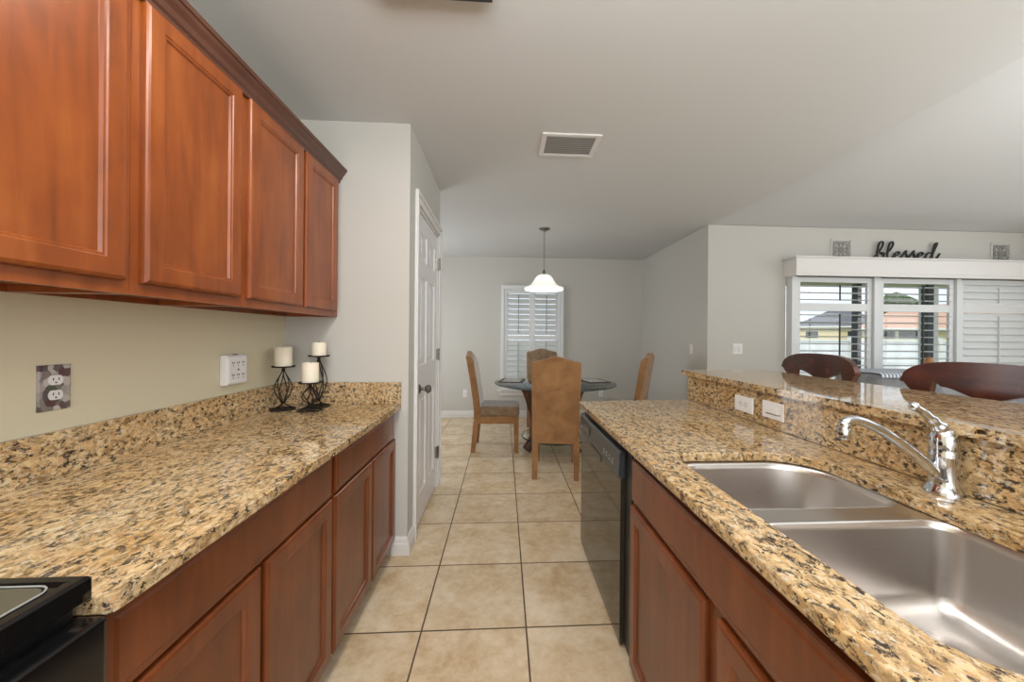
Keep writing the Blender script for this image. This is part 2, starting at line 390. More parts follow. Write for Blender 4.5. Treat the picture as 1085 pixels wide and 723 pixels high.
# ------------------------------------------------------------------ granite counters
def slab(name, outline, z0, z1, m, hole=None, bev=.005):
    bm = BM(); loops = [outline] + ([hole] if hole else []); E = []
    for lp in loops:
        vs = [bm.verts.new((x, y, z1)) for x, y in lp]
        E += [bm.edges.new((vs[i], vs[(i + 1) % len(vs)])) for i in range(len(vs))]
    r = bmesh.ops.triangle_fill(bm, edges=E, use_beauty=True)
    fs = [f for f in r['geom'] if isinstance(f, bmesh.types.BMFace)]
    ex = bmesh.ops.extrude_face_region(bm, geom=fs)
    bmesh.ops.translate(bm, verts=[v for v in ex['geom'] if isinstance(v, bmesh.types.BMVert)], vec=(0, 0, z0 - z1))
    return obj(name, bm, m, None, bevel=bev, seg=3)
ZC, ZU = .893, .862
GR = M['granite']
tag(slab('countertop', [(XL, .60), (-.612, .60), (-.603, .604), (-.60, .612), (-.60, YP), (XL, YP)], ZU, ZC, GR), 'speckled gold granite countertop on the left beside the black range', 'countertop')
SX0, SX1, SY0, SY1 = .585, 1.062, .40, 1.25
hole = rrect(SX0, SX1, SY0, SY1, [.15, .07, .10, .12], 8)
tag(slab('countertop', [(.475, -1.5), (1.21, -1.5), (1.21, 2.335), (.475, 2.335 - .06)], ZU, ZC, GR, hole), 'gold granite countertop with sink cutout on the right of the aisle', 'countertop')
def bx(name, dims, m, label, cat, bev=.002, **k):
    bm = BM()
    for d in (dims if isinstance(dims[0], tuple) else [dims]): box(bm, *d)
    return tag(obj(name, bm, m, None, bevel=bev), label, cat, **k)
bx('backsplash', [(XL, XL + .02, .60, YP, ZC, 1.02), (XL + .02, -.60, YP - .02, YP, ZC, 1.02)], GR, 'low granite backsplash strip along the wall behind the candle holders', 'backsplash')
bx('backsplash', (1.21, 1.232, -1.5, 2.34, ZC, 1.05), GR, 'tall granite splash panel between sink counter and raised bar', 'backsplash')
tag(slab('bar_countertop', rrect(1.19, 1.785, -1.6, 2.40, [.06, .02, .02, .02], 5), 1.05, 1.08, GR, None, .007), 'raised polished granite bar top in front of the stools', 'countertop')
bm = BM(); prism(bm, [(1.232, 1.05), (1.37, 1.05), (1.37, .93), (1.345, .93), (1.30, .99)], lambda u, v, w: (u, w, v), 2.341, 2.375)
tag(obj('bar_bracket', bm, M['trim'], bevel=.003), 'small white bracket under the far end of the bar top', 'bracket')

# ------------------------------------------------------------------ cabinets
DOORP = [(0, -.019), (0, -.010), (.0015, -.0055), (.005, -.002), (.010, 0), (.050, 0), (.053, -.003), (.058, -.0035), (.062, -.010), (.066, -.010)]
DRAWP = [(0, -.019), (0, -.007), (.004, -.003), (.016, -.003), (.022, 0)]
def front(name, X, sgn, y0, y1, z0, z1, prof, m, parent):
    bm = BM(); rings_panel(bm, lambda u, v, d: (X + sgn * d, u, v), y0, y1, z0, z1, prof, True)
    return obj(name, bm, m, parent)
def base_cab(label, xf, sgn, xb, y0, y1, drawers, doors, zd=(.70, .852), zr=(.095, .690), ztk=.10, open_top=False):
    """xf: door face plane; carcass 20 mm behind"""
    t = thing('base_cabinet', label, 'cabinet', ((xf + xb) / 2, (y0 + y1) / 2, 0))
    ox, oy = t.location.x, t.location.y
    cf = xf - sgn * .0195
    bm = BM()
    a, b = sorted((cf, xb)); a -= ox; b -= ox
    if open_top:
        # sink base: shell without a top so the bowls fit
        box(bm, a, a + .02, y0 - oy, y1 - oy, ztk, .862); box(bm, b - .02, b, y0 - oy, y1 - oy, ztk, .862)
        box(bm, a + .02, b - .02, y0 - oy, y0 - oy + .018, ztk, .862); box(bm, a + .02, b - .02, y1 - oy - .018, y1 - oy, ztk, .862)
        box(bm, a + .02, b - .02, y0 - oy + .018, y1 - oy - .018, ztk, ztk + .018)
    else: box(bm, a, b, y0 - oy, y1 - oy, ztk, .862)
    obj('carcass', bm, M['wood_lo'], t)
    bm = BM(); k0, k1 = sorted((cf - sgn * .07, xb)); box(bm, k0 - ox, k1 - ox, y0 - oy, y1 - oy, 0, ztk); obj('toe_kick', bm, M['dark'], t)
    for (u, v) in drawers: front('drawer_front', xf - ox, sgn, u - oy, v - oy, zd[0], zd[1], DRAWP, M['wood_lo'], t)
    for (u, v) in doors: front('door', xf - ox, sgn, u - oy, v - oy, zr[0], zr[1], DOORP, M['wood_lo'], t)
    return t
base_cab('dark cherry base cabinet beside the black range under the left counter', -.625, 1, XL + .001, .602, 1.4045, [(.615, 1.392)], [(.618, .998), (1.018, 1.397)])
base_cab('dark cherry base cabinet against the pantry wall under the left counter', -.625, 1, XL + .001, 1.4055, YP - .001, [(1.417, 2.16)], [(1.417, 1.808), (1.817, 2.19)])
base_cab('cherry sink base cabinet between dishwasher and camera side', .49, -1, 1.21, .30, 1.395, [(.325, 1.372)], [(.345, .815), (.868, 1.383)], (.678, .832), (.04, .655), .055, True)
base_cab('cherry base cabinet under the right counter nearest the camera', .49, -1, 1.21, -1.48, .299, [(-1.46, .28)], [(-1.46, -.6), (-.58, .28)], (.678, .832), (.04, .655), .055)

UX = -.955
def upper_cab(label, y0, y1, doors):
    t = thing('wall_cabinet', label, 'cabinet', ((XL + UX) / 2, (y0 + y1) / 2, 1.40), 0); ox, oy = t.location.x, t.location.y
    bm = BM(); box(bm, XL - ox, UX - .0195 - ox, y0 - oy, y1 - oy, .018, .80)
    box(bm, UX - .0395 - ox, UX - .0195 - ox, y0 - oy, y1 - oy, 0, .018); box(bm, XL - ox, XL + .02 - ox, y0 - oy, y1 - oy, 0, .018)
    box(bm, XL + .02 - ox, UX - .0395 - ox, y0 - oy, y0 + .018 - oy, 0, .018); box(bm, XL + .02 - ox, UX - .0395 - ox, y1 - .018 - oy, y1 - oy, 0, .018)
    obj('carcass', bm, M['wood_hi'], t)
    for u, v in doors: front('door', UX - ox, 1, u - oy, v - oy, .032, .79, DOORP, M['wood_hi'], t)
    return t
upper_cab('red-brown wall cabinet nearest the camera at the left photo edge', .10, 1.0095, [(.47, .988)])
upper_cab('single-door red-brown wall cabinet, second from the camera', 1.0105, 1.4165, [(1.034, 1.397)])
upper_cab('two-door red-brown wall cabinet ending at the pantry wall', 1.4175, YP - .001, [(1.437, 1.808), (1.834, 2.172)])
bm = BM(); cx0 = UX - .0195
prism(bm, [(XL, 2.20), (cx0, 2.20), (cx0 + .002, 2.185), (cx0 + .012, 2.185), (cx0 + .014, 2.200), (cx0 + .022, 2.206), (cx0 + .028, 2.222), (cx0 + .040, 2.236), (cx0 + .044, 2.246), (cx0 + .050, 2.248), (cx0 + .052, 2.262), (XL, 2.262)],
      lambda u, v, w: (u, w, v), .10, YP - .001)
tag(obj('crown_molding', bm, M['crown']), 'dark brown crown molding running along the tops of the wall cabinets', 'molding')

# ------------------------------------------------------------------ sink
t = thing('kitchen_sink', 'double-bowl undermount stainless steel sink in the right counter', 'sink', (.83, .82, ZU - .2))
ox, oy, oz = t.location
def bowl(x0, x1, y0, y1, rs, depth):
    bm = BM(); R = []
    prof = [(0, -.0008), (.002, -.002), (.006, -.006), (.008, -.02), (.022, -depth + .05), (.032, -depth + .022), (.055, -depth + .005), (.085, -depth)]
    for ins, dz in prof:
        r2 = [max(r - ins * .6, .03) for r in rs]
        R.append([bm.verts.new((x - ox, y - oy, ZU - .001 + dz - oz)) for x, y in rrect(x0 + ins, x1 - ins, y0 + ins, y1 - ins, r2, 8)])
    n = len(R[0])
    for a, b in zip(R, R[1:]):
        for i in range(n): bm.faces.new((a[i], a[(i + 1) % n], b[(i + 1) % n], b[i]))
    # gently dished floor with drain hole
    cx, cy = (x0 + x1) / 2 - ox, (y0 + y1) / 2 - oy
    last = R[-1]; ring = []
    for v in last:
        a = math.atan2(v.co.y - cy, v.co.x - cx); ring.append(bm.verts.new((cx + .045 * math.cos(a), cy + .045 * math.sin(a), ZU - depth - .006 - oz)))
    for i in range(n): bm.faces.new((last[i], last[(i + 1) % n], ring[(i + 1) % n], ring[i]))
    b = obj('bowl', bm, M['steel'], t, auto=60)
    sm = b.modifiers.new('thickness', 'SOLIDIFY'); sm.thickness = .0015
    bm = BM(); lathe(bm, [(.055, -.001), (.055, .003), (.046, .004), (.040, -.004), (.012, -.005), (.010, .004), (.004, .006)], 28, (cx, cy, ZU - depth - .004 - oz))
    obj('drain', bm, M['chrome'], b, auto=40)
B1R = [.15, .07, .05, .06]; B2R = [.06, .05, .10, .12]
bowl(.597, 1.068, .900, 1.240, B1R, .19)
bowl(.597, 1.080, .412, .838, B2R, .21)
bm = BM(); E_ = []
for lp in (rrect(.560, 1.100, .375, 1.265, .06, 4), rrect(.597, 1.068, .900, 1.240, B1R, 8), rrect(.597, 1.080, .412, .838, B2R, 8)):
    vs = [bm.verts.new((x - ox, y - oy, ZU - .0012 - oz)) for x, y in lp]; E_ += [bm.edges.new((vs[i], vs[(i + 1) % len(vs)])) for i in range(len(vs))]
bmesh.ops.triangle_fill(bm, edges=E_, use_beauty=True)
rim = obj('rim', bm, M['steel'], t); sm = rim.modifiers.new('thickness', 'SOLIDIFY'); sm.thickness = .001

# ------------------------------------------------------------------ faucet
t = thing('kitchen_faucet', 'chrome single-lever kitchen faucet standing behind the sink', 'faucet', (1.166, .905, ZC))
bm = BM(); lathe(bm, [(.040, 0), (.040, .004), (.037, .012), (.031, .022), (.029, .03), (.029, .096), (.0300, .098), (.0300, .102), (.029, .104), (.029, .118)], 32); obj('body', bm, M['chrome'], t, auto=35)
bm = BM(); lathe(bm, [(.029, .119), (.0300, .135), (.028, .152), (.021, .168), (.012, .176)], 32)
tube(bm, spline([(.0, 0, .155), (-.012, 0, .172), (-.03, 0, .19), (-.055, 0, .212), (-.082, 0, .228)], 5), [.022] * 4 + [.018] * 4 + [.013] * 4 + [.010] * 4 + [.0085] * 5, 14)
lathe(bm, [(.003, -.012), (.009, -.008), (.0115, 0), (.009, .008), (.003, .012)], 14, (-.085, 0, .230)); obj('lever', bm, M['chrome'], t, auto=60)
bm = BM(); sp = spline([(-.012, 0, .045), (-.06, .004, .088), (-.12, .008, .135), (-.18, .012, .172), (-.225, .014, .190), (-.252, .016, .190), (-.262, .016, .178), (-.264, .016, .158)], 6)
tube(bm, sp, [.0145 - .003 * min(1, i / 24) + (.002 if i > 34 else 0) for i in range(len(sp))], 16); s1 = obj('spout', bm, M['chrome'], t, smooth=True)
bm = BM(); lathe(bm, [(.0145, -.012), (.0155, -.010), (.0155, .012), (.0135, .016)], 20, (-.264, .016, .155)); obj('aerator', bm, M['chrome'], s1, auto=35)

# ------------------------------------------------------------------ dishwasher
t = thing('dishwasher', 'black built-in dishwasher at the far end of the right counter', 'dishwasher', (.80, 1.86, 0))
ox, oy = .80, 1.86; a0, a1 = 1.415 - oy, 2.262 - oy; b0, b1 = 1.50 - oy, 2.262 - oy
bm = BM(); box(bm, .535 - ox, 1.20 - ox, a0 - .012, a1, .0, .855); obj('tub', bm, M['blackp'], t)
bm = BM(); box(bm, .510 - ox, .535 - ox, a0, a1, .02, .845); obj('side_trim', bm, M['blackp'], t, bevel=.004)
bm = BM(); prism(bm, [(.5095 - ox, .712), (.488 - ox, .712), (.480 - ox, .722), (.484 - ox, .812), (.490 - ox, .822), (.5095 - ox, .826)], lambda u, v, w: (u, w, v), b0 - .008, b1); cp = obj('control_panel', bm, M['dwpanel'], t, bevel=.002)
bm = BM(); prism(bm, [(.5095 - ox, .015), (.494 - ox, .015), (.492 - ox, .05), (.492 - ox, .70), (.498 - ox, .708), (.5095 - ox, .709)], lambda u, v, w: (u, w, v), b0, b1); dd = obj('door', bm, M['dwdoor'], t)
bm = BM(); box(bm, .4895 - ox, .496 - ox, 1.80 - oy, 2.02 - oy, .672, .703); obj('latch_recess', bm, M['black'], dd, bevel=.003)
bm = BM()
for i in range(4): box(bm, .4795 - ox, .4835 - ox, 1.57 + i * .045 - oy, 1.595 + i * .045 - oy, .745, .752)
for i in range(4): box(bm, .4795 - ox, .4835 - ox, 1.57 + i * .045 - oy, 1.59 + i * .045 - oy, .762, .766)
obj('button_print', bm, M['greyline'], cp)
bm = BM(); box(bm, .478 - ox, .484 - ox, 2.0 - oy, 2.13 - oy, .745, .790); obj('badge_window', bm, M['black'], cp, bevel=.002)
bm = BM(); box(bm, .4775 - ox, .4835 - ox, 2.17 - oy, 2.21 - oy, .748, .760); obj('button', bm, M['greyline'], cp)

# ------------------------------------------------------------------ range
t = thing('kitchen_range', 'black freestanding electric range at the lower left corner', 'range', (-.95, .21, 0)); ox, oy = -.95, .21
bm = BM(); box(bm, XL + .01 - ox, -.648 - ox, -.17 - oy, .592 - oy, .03, .885); obj('body', bm, M['blackp'], t)
bm = BM()
pr = [(0, -.032), (0, 0), (.003, .004), (.018, .004), (.022, 0), (.045, 0)]
rings_panel(bm, lambda u, v, d: (u, v, .925 + d), XL + .01 - ox, -.625 - ox, -.17 - oy, .597 - oy, pr, True); ct = obj('cooktop', bm, M['black'], t, bevel=.002)
bm = BM()
rr = rrect(XL + .04 - ox, -.656 - ox, -.145 - oy, .572 - oy, .02, 5)
prism(bm, rr, lambda u, v, w: (u, v, w), .9255, .9265); obj('glass_panel', bm, M['cook'], ct)
bm = BM(); tube(bm, [(x, y, .927) for x, y in rrect(XL + .037 - ox, -.653 - ox, -.148 - oy, .575 - oy, .02, 5)], .0013, 6, True); obj('rim_line', bm, M['greyline'], ct)
for (x, y, r) in ((-.84, .37, .10), (-1.08, .36, .075), (-.84, .05, .08), (-1.08, .05, .10)):
    bm = BM(); tube(bm, [(x - ox + r * math.cos(a * PI / 20), y - oy + r * math.sin(a * PI / 20), .9268) for a in range(40)], .0008, 6, True); obj('burner_ring', bm, M['greyline'], ct)
bm = BM(); box(bm, -.648 - ox, -.600 - ox, -.165 - oy, .597 - oy, .22, .868); dd = obj('oven_door', bm, M['black'], t, bevel=.008, seg=3)
bm = BM(); hx = -.565 - ox
tube(bm, [(-.602 - ox, -.10 - oy, .78), (hx, -.10 - oy, .78), (hx, .50 - oy, .78), (-.602 - ox, .50 - oy, .78)], .010, 10); obj('door_handle', bm, M['black'], dd, smooth=True)
bm = BM(); box(bm, -.648 - ox, -.615 - ox, -.165 - oy, .585 - oy, .06, .21); obj('drawer', bm, M['black'], t, bevel=.006)
bm = BM(); box(bm, XL + .01 - ox, XL + .07 - ox, -.17 - oy, .59 - oy, .93, 1.08); bgd = obj('backguard', bm, M['black'], t, bevel=.006)

# ------------------------------------------------------------------ outlets, switches
def outlet_h(label, y0, y1, z0, z1, gfci):
    t = thing('electrical_outlet', label, 'outlet', (1.21, (y0 + y1) / 2, (z0 + z1) / 2)); w, h = (y1 - y0) / 2, (z1 - z0) / 2
    bm = BM(); rings_panel(bm, lambda u, v, d: (-d, u, v), -w, w, -h, h, [(0, 0), (0, .003), (.003, .006)], True); pl = obj('cover_plate', bm, M['plate'], t)
    bm = BM()
    if not gfci:
        for s in (-1, 1):
            tube(bm, [(-.0055, s * .020 + .012 * math.cos(a * PI / 8), .012 * math.sin(a * PI / 8)) for a in range(16)], .0008, 6, True)
            box(bm, -.0072, -.0058, s * .020 - .007, s * .020 + .000, .005, .0065); box(bm, -.0072, -.0058, s * .020 - .007, s * .020 + .000, -.0065, -.005)
            box(bm, -.0072, -.0058, s * .020 + .006, s * .020 + .009, -.0015, .0015)
        obj('receptacle_slots', bm, M['slot'], pl)
    else:
        box(bm, -.0072, -.0058, -.034, .038, -.0175, -.0145); box(bm, -.0072, -.0058, -.046, -.042, -.0165, -.0105)
        obj('receptacle_slots', bm, M['slot'], pl)
        bm = BM(); box(bm, -.0078, -.0055, -.038, .038, -.013, .016); obj('insert', bm, M['plate'], pl, bevel=.001)
outlet_h('white duplex outlet on the granite splash, farther from the faucet', 1.70, 1.85, .99, 1.022 - .0, False) if False else None
def UY_(y): return y * 1.21
outlet_h('white duplex outlet on the granite splash, farther from the faucet', 1.705, 1.843, .927, 1.005, False)
outlet_h('white outlet with a long slot on the granite splash, nearer the faucet', 1.512, 1.640, .935, 1.012, True)
def deco_mat():
    m, t, b = new_mat('floral_print'); k = N(t)
    v = k.n('ShaderNodeTexVoronoi'); v.inputs['Scale'].default_value = 62; k.l(k.coords((1, 1, .7), (.5, .3, .2)), v.inputs['Vector'])
    sp = k.n('ShaderNodeSeparateColor'); k.l(v.outputs['Color'], sp.inputs[0])
    c = k.ramp(sp.outputs[0], [(0, (70, 62, 66)), (.2, (110, 100, 104)), (.4, (92, 60, 60)), (.55, (172, 162, 160)), (.75, (84, 88, 70)), (.9, (190, 184, 180))])
    k.l(c, b.inputs['Base Color']); b.inputs['Roughness'].default_value = .3; return m
t = thing('electrical_outlet', 'wall outlet with a patterned floral cover plate above the left counter', 'outlet', (XL, 1.105, 1.143))
bm = BM(); rings_panel(bm, lambda u, v, d: (d, u, v), -.038, .038, -.064, .064, [(0, 0), (0, .004), (.003, .006)], True); pl = obj('cover_plate', bm, deco_mat(), t)
for s in (-1, 1):
    bm = BM(); prism(bm, [(.017 * math.cos(a * PI / 12), s * .021 + max(-.0135, min(.0135, .018 * math.sin(a * PI / 12)))) for a in range(24)], lambda u, v, w: (w, u, v), .0058, .0078); rc = obj('receptacle', bm, M['plate'], t)
    bm = BM(); box(bm, .0075, .0084, -.0075, -.0055, s * .021 - .001, s * .021 + .007); box(bm, .0075, .0084, .0055, .0075, s * .021 - .001, s * .021 + .007); box(bm, .0075, .0084, -.002, .002, s * .021 - .009, s * .021 - .005); obj('slots', bm, M['slot'], rc)
t = thing('outlet_tap', 'white six-outlet plug-in adapter on the wall left of the candles', 'adapter', (XL, 1.775, 1.132))
bm = BM(); rings_panel(bm, lambda u, v, d: (d, u, v), -.066, .066, -.068, .068, [(0, 0), (-.002, .012), (.0, .028), (.008, .036)], True); bd = obj('housing', bm, M['plate'], t, bevel=.004)
bm = BM()
for i in (-1, 0, 1):
    for s in (-1, 1):
        cy, cz = i * .032, s * .028
        box(bm, .0355, .0372, cy - .007, cy - .004, cz, cz + .009); box(bm, .0355, .0372, cy + .004, cy + .007, cz, cz + .009); box(bm, .0355, .0372, cy - .002, cy + .002, cz - .012, cz - .007)
box(bm, .0355, .0372, -.004, .004, -.004, .004); obj('slots', bm, M['slot'], bd)
bm = BM(); box(bm, .015, .026, -.012, .012, .0665, .0715); obj('reset_button', bm, M['slot'], bd)

def wall_plate(name, label, cat, loc, rz, w, h, n):
    t = thing(name, label, cat, loc, rz)
    bm = BM(); rings_panel(bm, lambda u, v, d: (u, -d, v), -w / 2, w / 2, -h / 2, h / 2, [(0, 0), (0, .004), (.003, .006)], True); pl = obj('cover_plate', bm, M['plate'], t)
    bm = BM()
    for i in range(n):
        cx = (i - (n - 1) / 2) * .046; box(bm, cx - .016, cx + .016, -.010, -.005, -.033, .033)
    obj('rocker' if cat == 'switch' else 'receptacle', bm, M['trim'], t, bevel=.0015)
wall_plate('light_switch', 'white double rocker switch on the living room wall left of the window', 'switch', (2.60, YL, 1.175), 0, .115, .115, 2)
wall_plate('light_switch', 'white single switch on the wall at the dining room corner', 'switch', (XD, 4.29, 1.155), -PI / 2, .07, .115, 1)
wall_plate('electrical_outlet', 'white outlet low on the far wall left of the dining chairs', 'outlet', (-.597, YF, .38), 0, .07, .115, 1)
wall_plate('electrical_outlet', 'white outlet low on the far wall right of the glass table', 'outlet', (1.58, YF, .38), 0, .07, .115, 1)

# ------------------------------------------------------------------ candle holders and candles
def holder(label, loc, h, r=.036, n=6, twist=.3):
    t = thing('candle_holder', label, 'candle holder', loc, {.232: .2, .150: 0.35, .285: 1.0}[h], 'wire candle holders')
    bm = BM()
    for a in range(3):   # base loops
        ang = a * 2 * PI / 3
        tube(bm, [(math.cos(ang) * .028 + .030 * math.cos(b * PI / 10), math.sin(ang) * .028 + .030 * math.sin(b * PI / 10), .004) for b in range(20)], .0032, 6, True)
    tube(bm, [(.058 * math.cos(b * PI / 14), .058 * math.sin(b * PI / 14), .0035) for b in range(28)], .0035, 6, True)
    for a in range(3):
        ang = a * 2 * PI / 3 + .5; tube(bm, spline([(.055 * math.cos(ang), .055 * math.sin(ang), .005), (.025 * math.cos(ang), .025 * math.sin(ang), .018), (.004 * math.cos(ang), .004 * math.sin(ang), .036)], 4), .003, 6)
    obj('base', bm, M['iron'], t, smooth=True)
    bm = BM()
    for a in range(n):
        pts = []
        for i in range(17):
            u = i / 16; rr = .005 + r * math.sin(PI * u) ** 1.3 * (1.1 - .25 * u); an = a * 2 * PI / n + twist * u * PI
            pts.append((rr * math.cos(an), rr * math.sin(an), .032 + u * (h - .052)))
        tube(bm, pts, .0028, 6)
    obj('wire_cage', bm, M['iron'], t, smooth=True)
    bm = BM(); lathe(bm, [(.008, h - .026), (.008, h - .010), (.03, h - .006), (.054, h - .004), (.056, h + .003), (.054, h + .003), (.05, h - .001), (.004, h - .001)], 28); obj('drip_plate', bm, M['iron'], t, auto=40)
def candle(label, loc, r, h, slump=0):
    t = thing('pillar_candle', label, 'candle', loc, 0, 'pillar candles'); bm = BM()
    lathe(bm, [(r - .002, 0), (r, .002), (r, h - .004), (r - .003, h), (r - .010, h - .004), (.006, h - .007)], 32)
    obj('wax_body', bm, M['wax'], t, auto=40)
    bm = BM(); tube(bm, [(0, 0, h - .008), (.001, 0, h + .006)], .0012, 6); obj('wick', bm, M['wick'], t)
for lab, x, y, h, r, ch, w in (('leftmost', -1.178, 2.035, .232, .041, .105, 'leftmost of the three'), ('shortest', -1.022, 2.005, .150, .040, .105, 'front right and shortest of the three'), ('tallest', -1.035, 2.120, .285, .037, .075, 'tallest, at the back by the pantry wall')):
    holder({'leftmost': 'twisted black wire candle holder, leftmost of the three', 'shortest': 'shortest black wire candle holder, in front of the tallest one', 'tallest': 'tallest black wire candle holder, rearmost by the pantry wall'}[lab], (x, y, ZC), h)
    candle({'leftmost': 'cream pillar candle on the leftmost wire holder, nearest the outlet adapter', 'shortest': 'plain white pillar candle on the shortest wire holder', 'tallest': 'short cream pillar candle on the tallest wire holder'}[lab], (x, y, ZC + h), r, ch)

# ------------------------------------------------------------------ ceiling vent and ceiling light
t = thing('ceiling_vent', 'white louvred air return grille on the kitchen ceiling', 'vent', (.415, 2.375, H)); 
bm = BM(); w, d = .187, .142
for (a, b, c, e) in ((-w, w, d - .03, d), (-w, w, -d, -d + .03), (-w, -w + .032, -d + .03, d - .03), (w - .032, w, -d + .03, d - .03)): box(bm, a, b, c, e, -.010, 0)
obj('frame', bm, M['trim'], t, bevel=.002)
bm = BM(); box(bm, -w + .032, w - .032, -d + .03, d - .03, -.0015, 0); obj('backing', bm, P('vent_throat', (140, 137, 132), .7), t)
for i in range(10):
    y = -d + .044 + i * (2 * d - .088) / 9
    s = 1
    bm = BM(); prism(bm, [(y - .005, -.0105), (y + .004, -.006), (y + .004, -.005), (y - .005, -.0095)], lambda u, v, ww: (ww, u, v), -w + .033, w - .033); obj('slat', bm, M['trim'], t)
t = thing('ceiling_light', 'slim ceiling light box with dark edge at the top photo border', 'light', (-.25, .72, H)); 
bm = BM(); 
for (a, b, c, e) in ((-.2, .2, .585, .605), (-.2, .2, -.61, -.59), (-.2, -.18, -.59, .59), (.18, .2, -.59, .59)): box(bm, a, b, c, e, -.05, 0)
obj('frame', bm, M['dark'], t)
bm = BM(); box(bm, -.18, .18, -.59, .59, -.045, -.02); obj('lens', bm, M['lens'], t)

# ------------------------------------------------------------------ pendant
t = thing('pendant_light', 'white bell-shaped glass pendant lamp on a chain over the dining table', 'lamp', (.465, 4.25, H))
bm = BM(); lathe(bm, [(.066, 0), (.066, -.006), (.05, -.016), (.018, -.024), (.010, -.04)], 28); obj('canopy', bm, M['nickel'], t, auto=40)
bm = BM(); z = -.035; i = 0
while z > -.475:
    pts = []
    for a in range(14):
        an = a * 2 * PI / 14; hx_, hz = .0075 * math.cos(an), .017 * math.sin(an)
        pts.append((hx_, 0, z - .016 + hz) if i % 2 == 0 else (0, hx_, z - .016 + hz))
    tube(bm, pts, .0024, 6, True); z -= .027; i += 1
obj('chain', bm, M['nickel'], t, smooth=True)
bm = BM(); lathe(bm, [(.004, -.475), (.012, -.49), (.016, -.50), (.018, -.53), (.03, -.536)], 20); obj('cap', bm, M['nickel'], t, auto=40)
bm = BM(); pf = [(.028, -.533), (.06, -.540), (.088, -.560), (.108, -.590), (.128, -.625), (.155, -.655), (.19, -.676), (.222, -.690), (.228, -.700), (.224, -.712)]
pf2 = spline([(r, 0, z) for r, z in pf], 3); pf2 = [(p.x, p.z) for p in pf2]
lathe(bm, pf2 + [(r - .004, z - .003) for r, z in pf2[::-1]], 48, cap=False); obj('lamp_shade', bm, M['shade'], t, smooth=True)
bm = BM(); lathe(bm, [(.008, -.54), (.02, -.57), (.03, -.60), (.028, -.625), (.012, -.64)], 16); obj('bulb', bm, M['lens'], t, smooth=True)
pl = bpy.data.lights.new('pendant_bulb', 'POINT'); pl.energy = 2; pl.shadow_soft_size = .05; pl.color = (1, .94, .84)
po = bpy.data.objects.new('pendant_bulb', pl); COL.objects.link(po); po.location = (.465, 4.25, H - .72)

# ------------------------------------------------------------------ shutters
def louvers(bm, x0, x1, z0, z1, yc, n, depth, ang, th=.011):
    for i in range(n):
        zc = z0 + (i + .5) * (z1 - z0) / n
        pts = []
        for a in range(12):
            u = depth / 2 * math.cos(a * PI / 6); v = th / 2 * math.sin(a * PI / 6)
            pts.append((u * math.cos(ang) - v * math.sin(ang), u * math.sin(ang) + v * math.cos(ang)))
        prism(bm, pts, lambda u, v, w: (w, yc + u, zc + v), x0, x1)
def shutter_panel(parent, x0, x1, z0, z1, yc, rails, pitch, depth, ang, stile=.05, tilt_x=.5, rod=None, th=.010, ry=.032):
    bm = BM(); box(bm, x0, x0 + stile, yc - .014, yc + .014, z0, z1); box(bm, x1 - stile, x1, yc - .014, yc + .014, z0, z1)
    for a, b in rails: box(bm, x0 + stile, x1 - stile, yc - .013, yc + .013, a, b)
    p = obj('shutter_panel', bm, M['shutter'], parent, bevel=.003)
    for (a, b), (c, d) in zip(rails, rails[1:]):
        bm = BM(); louvers(bm, x0 + stile + .002, x1 - stile - .002, b + .004, c - .004, yc, max(2, round((c - b) / pitch)), depth, ang, th); obj('louvers', bm, M['shutter'], p, auto=50)
        bm = BM(); tx = x0 + (x1 - x0) * tilt_x; yy = yc - depth / 2 * math.cos(ang) - .006
        box(bm, tx - .006, tx + .006, yy - .006, yy + .004, b + .03, c - .03); obj('tilt_rod', bm, rod or M['shutter'], p)
    return p
# dining window
bm = BM()
for b in ((WX0, WX0 + .04, WZ0, WZ1), (WX1 - .04, WX1, WZ0, WZ1), (WX0, WX1, WZ0, WZ0 + .04), (WX0, WX1, WZ1 - .04, WZ1), (WX0, WX1, 1.25, 1.29)): box(bm, b[0], b[1], YF + .09, YF + .12, b[2], b[3])
w1 = struct('window_1', bm, M['trim'])
bm = BM(); box(bm, WX0 + .04, WX1 - .04, YF + .103, YF + .107, WZ0 + .04, WZ1 - .04); obj('pane', bm, M['pane'], w1)
bm = BM(); box(bm, -.09, 1.0, YF - .05, YF, .415, .44); box(bm, -.06, .97, YF - .02, YF, .345, .415); struct('trim_2', bm, M['trim'], bevel=.003)
t = thing('window_shutters', 'closed white plantation shutters on the far dining room window', 'shutters', (.457, YF, .44)); ox, oz = .457, .44
FX0, FX1, FZ0, FZ1 = -.044 - ox, .957 - ox, 0, 2.10 - oz
bm = BM()
for b in ((FX0, FX0 + .055, FZ0, FZ1), (FX1 - .055, FX1, FZ0, FZ1), (FX0 + .055, FX1 - .055, FZ0, FZ0 + .05), (FX0 + .055, FX1 - .055, FZ1 - .07, FZ1)): box(bm, b[0], b[1], -.055, 0, b[2], b[3])
obj('outer_frame', bm, M['shutter'], t, bevel=.004)
zr = [(FZ0 + .052, FZ0 + .13), (1.235 - oz, 1.305 - oz), (FZ1 - .125, FZ1 - .072)]
for a, b in ((FX0 + .057, -.002), (.002, FX1 - .057)): shutter_panel(t, a, b, FZ0 + .052, FZ1 - .072, -.03, zr, .082,   .088, math.radians(60), .042, .5, M['greyline'], .010)

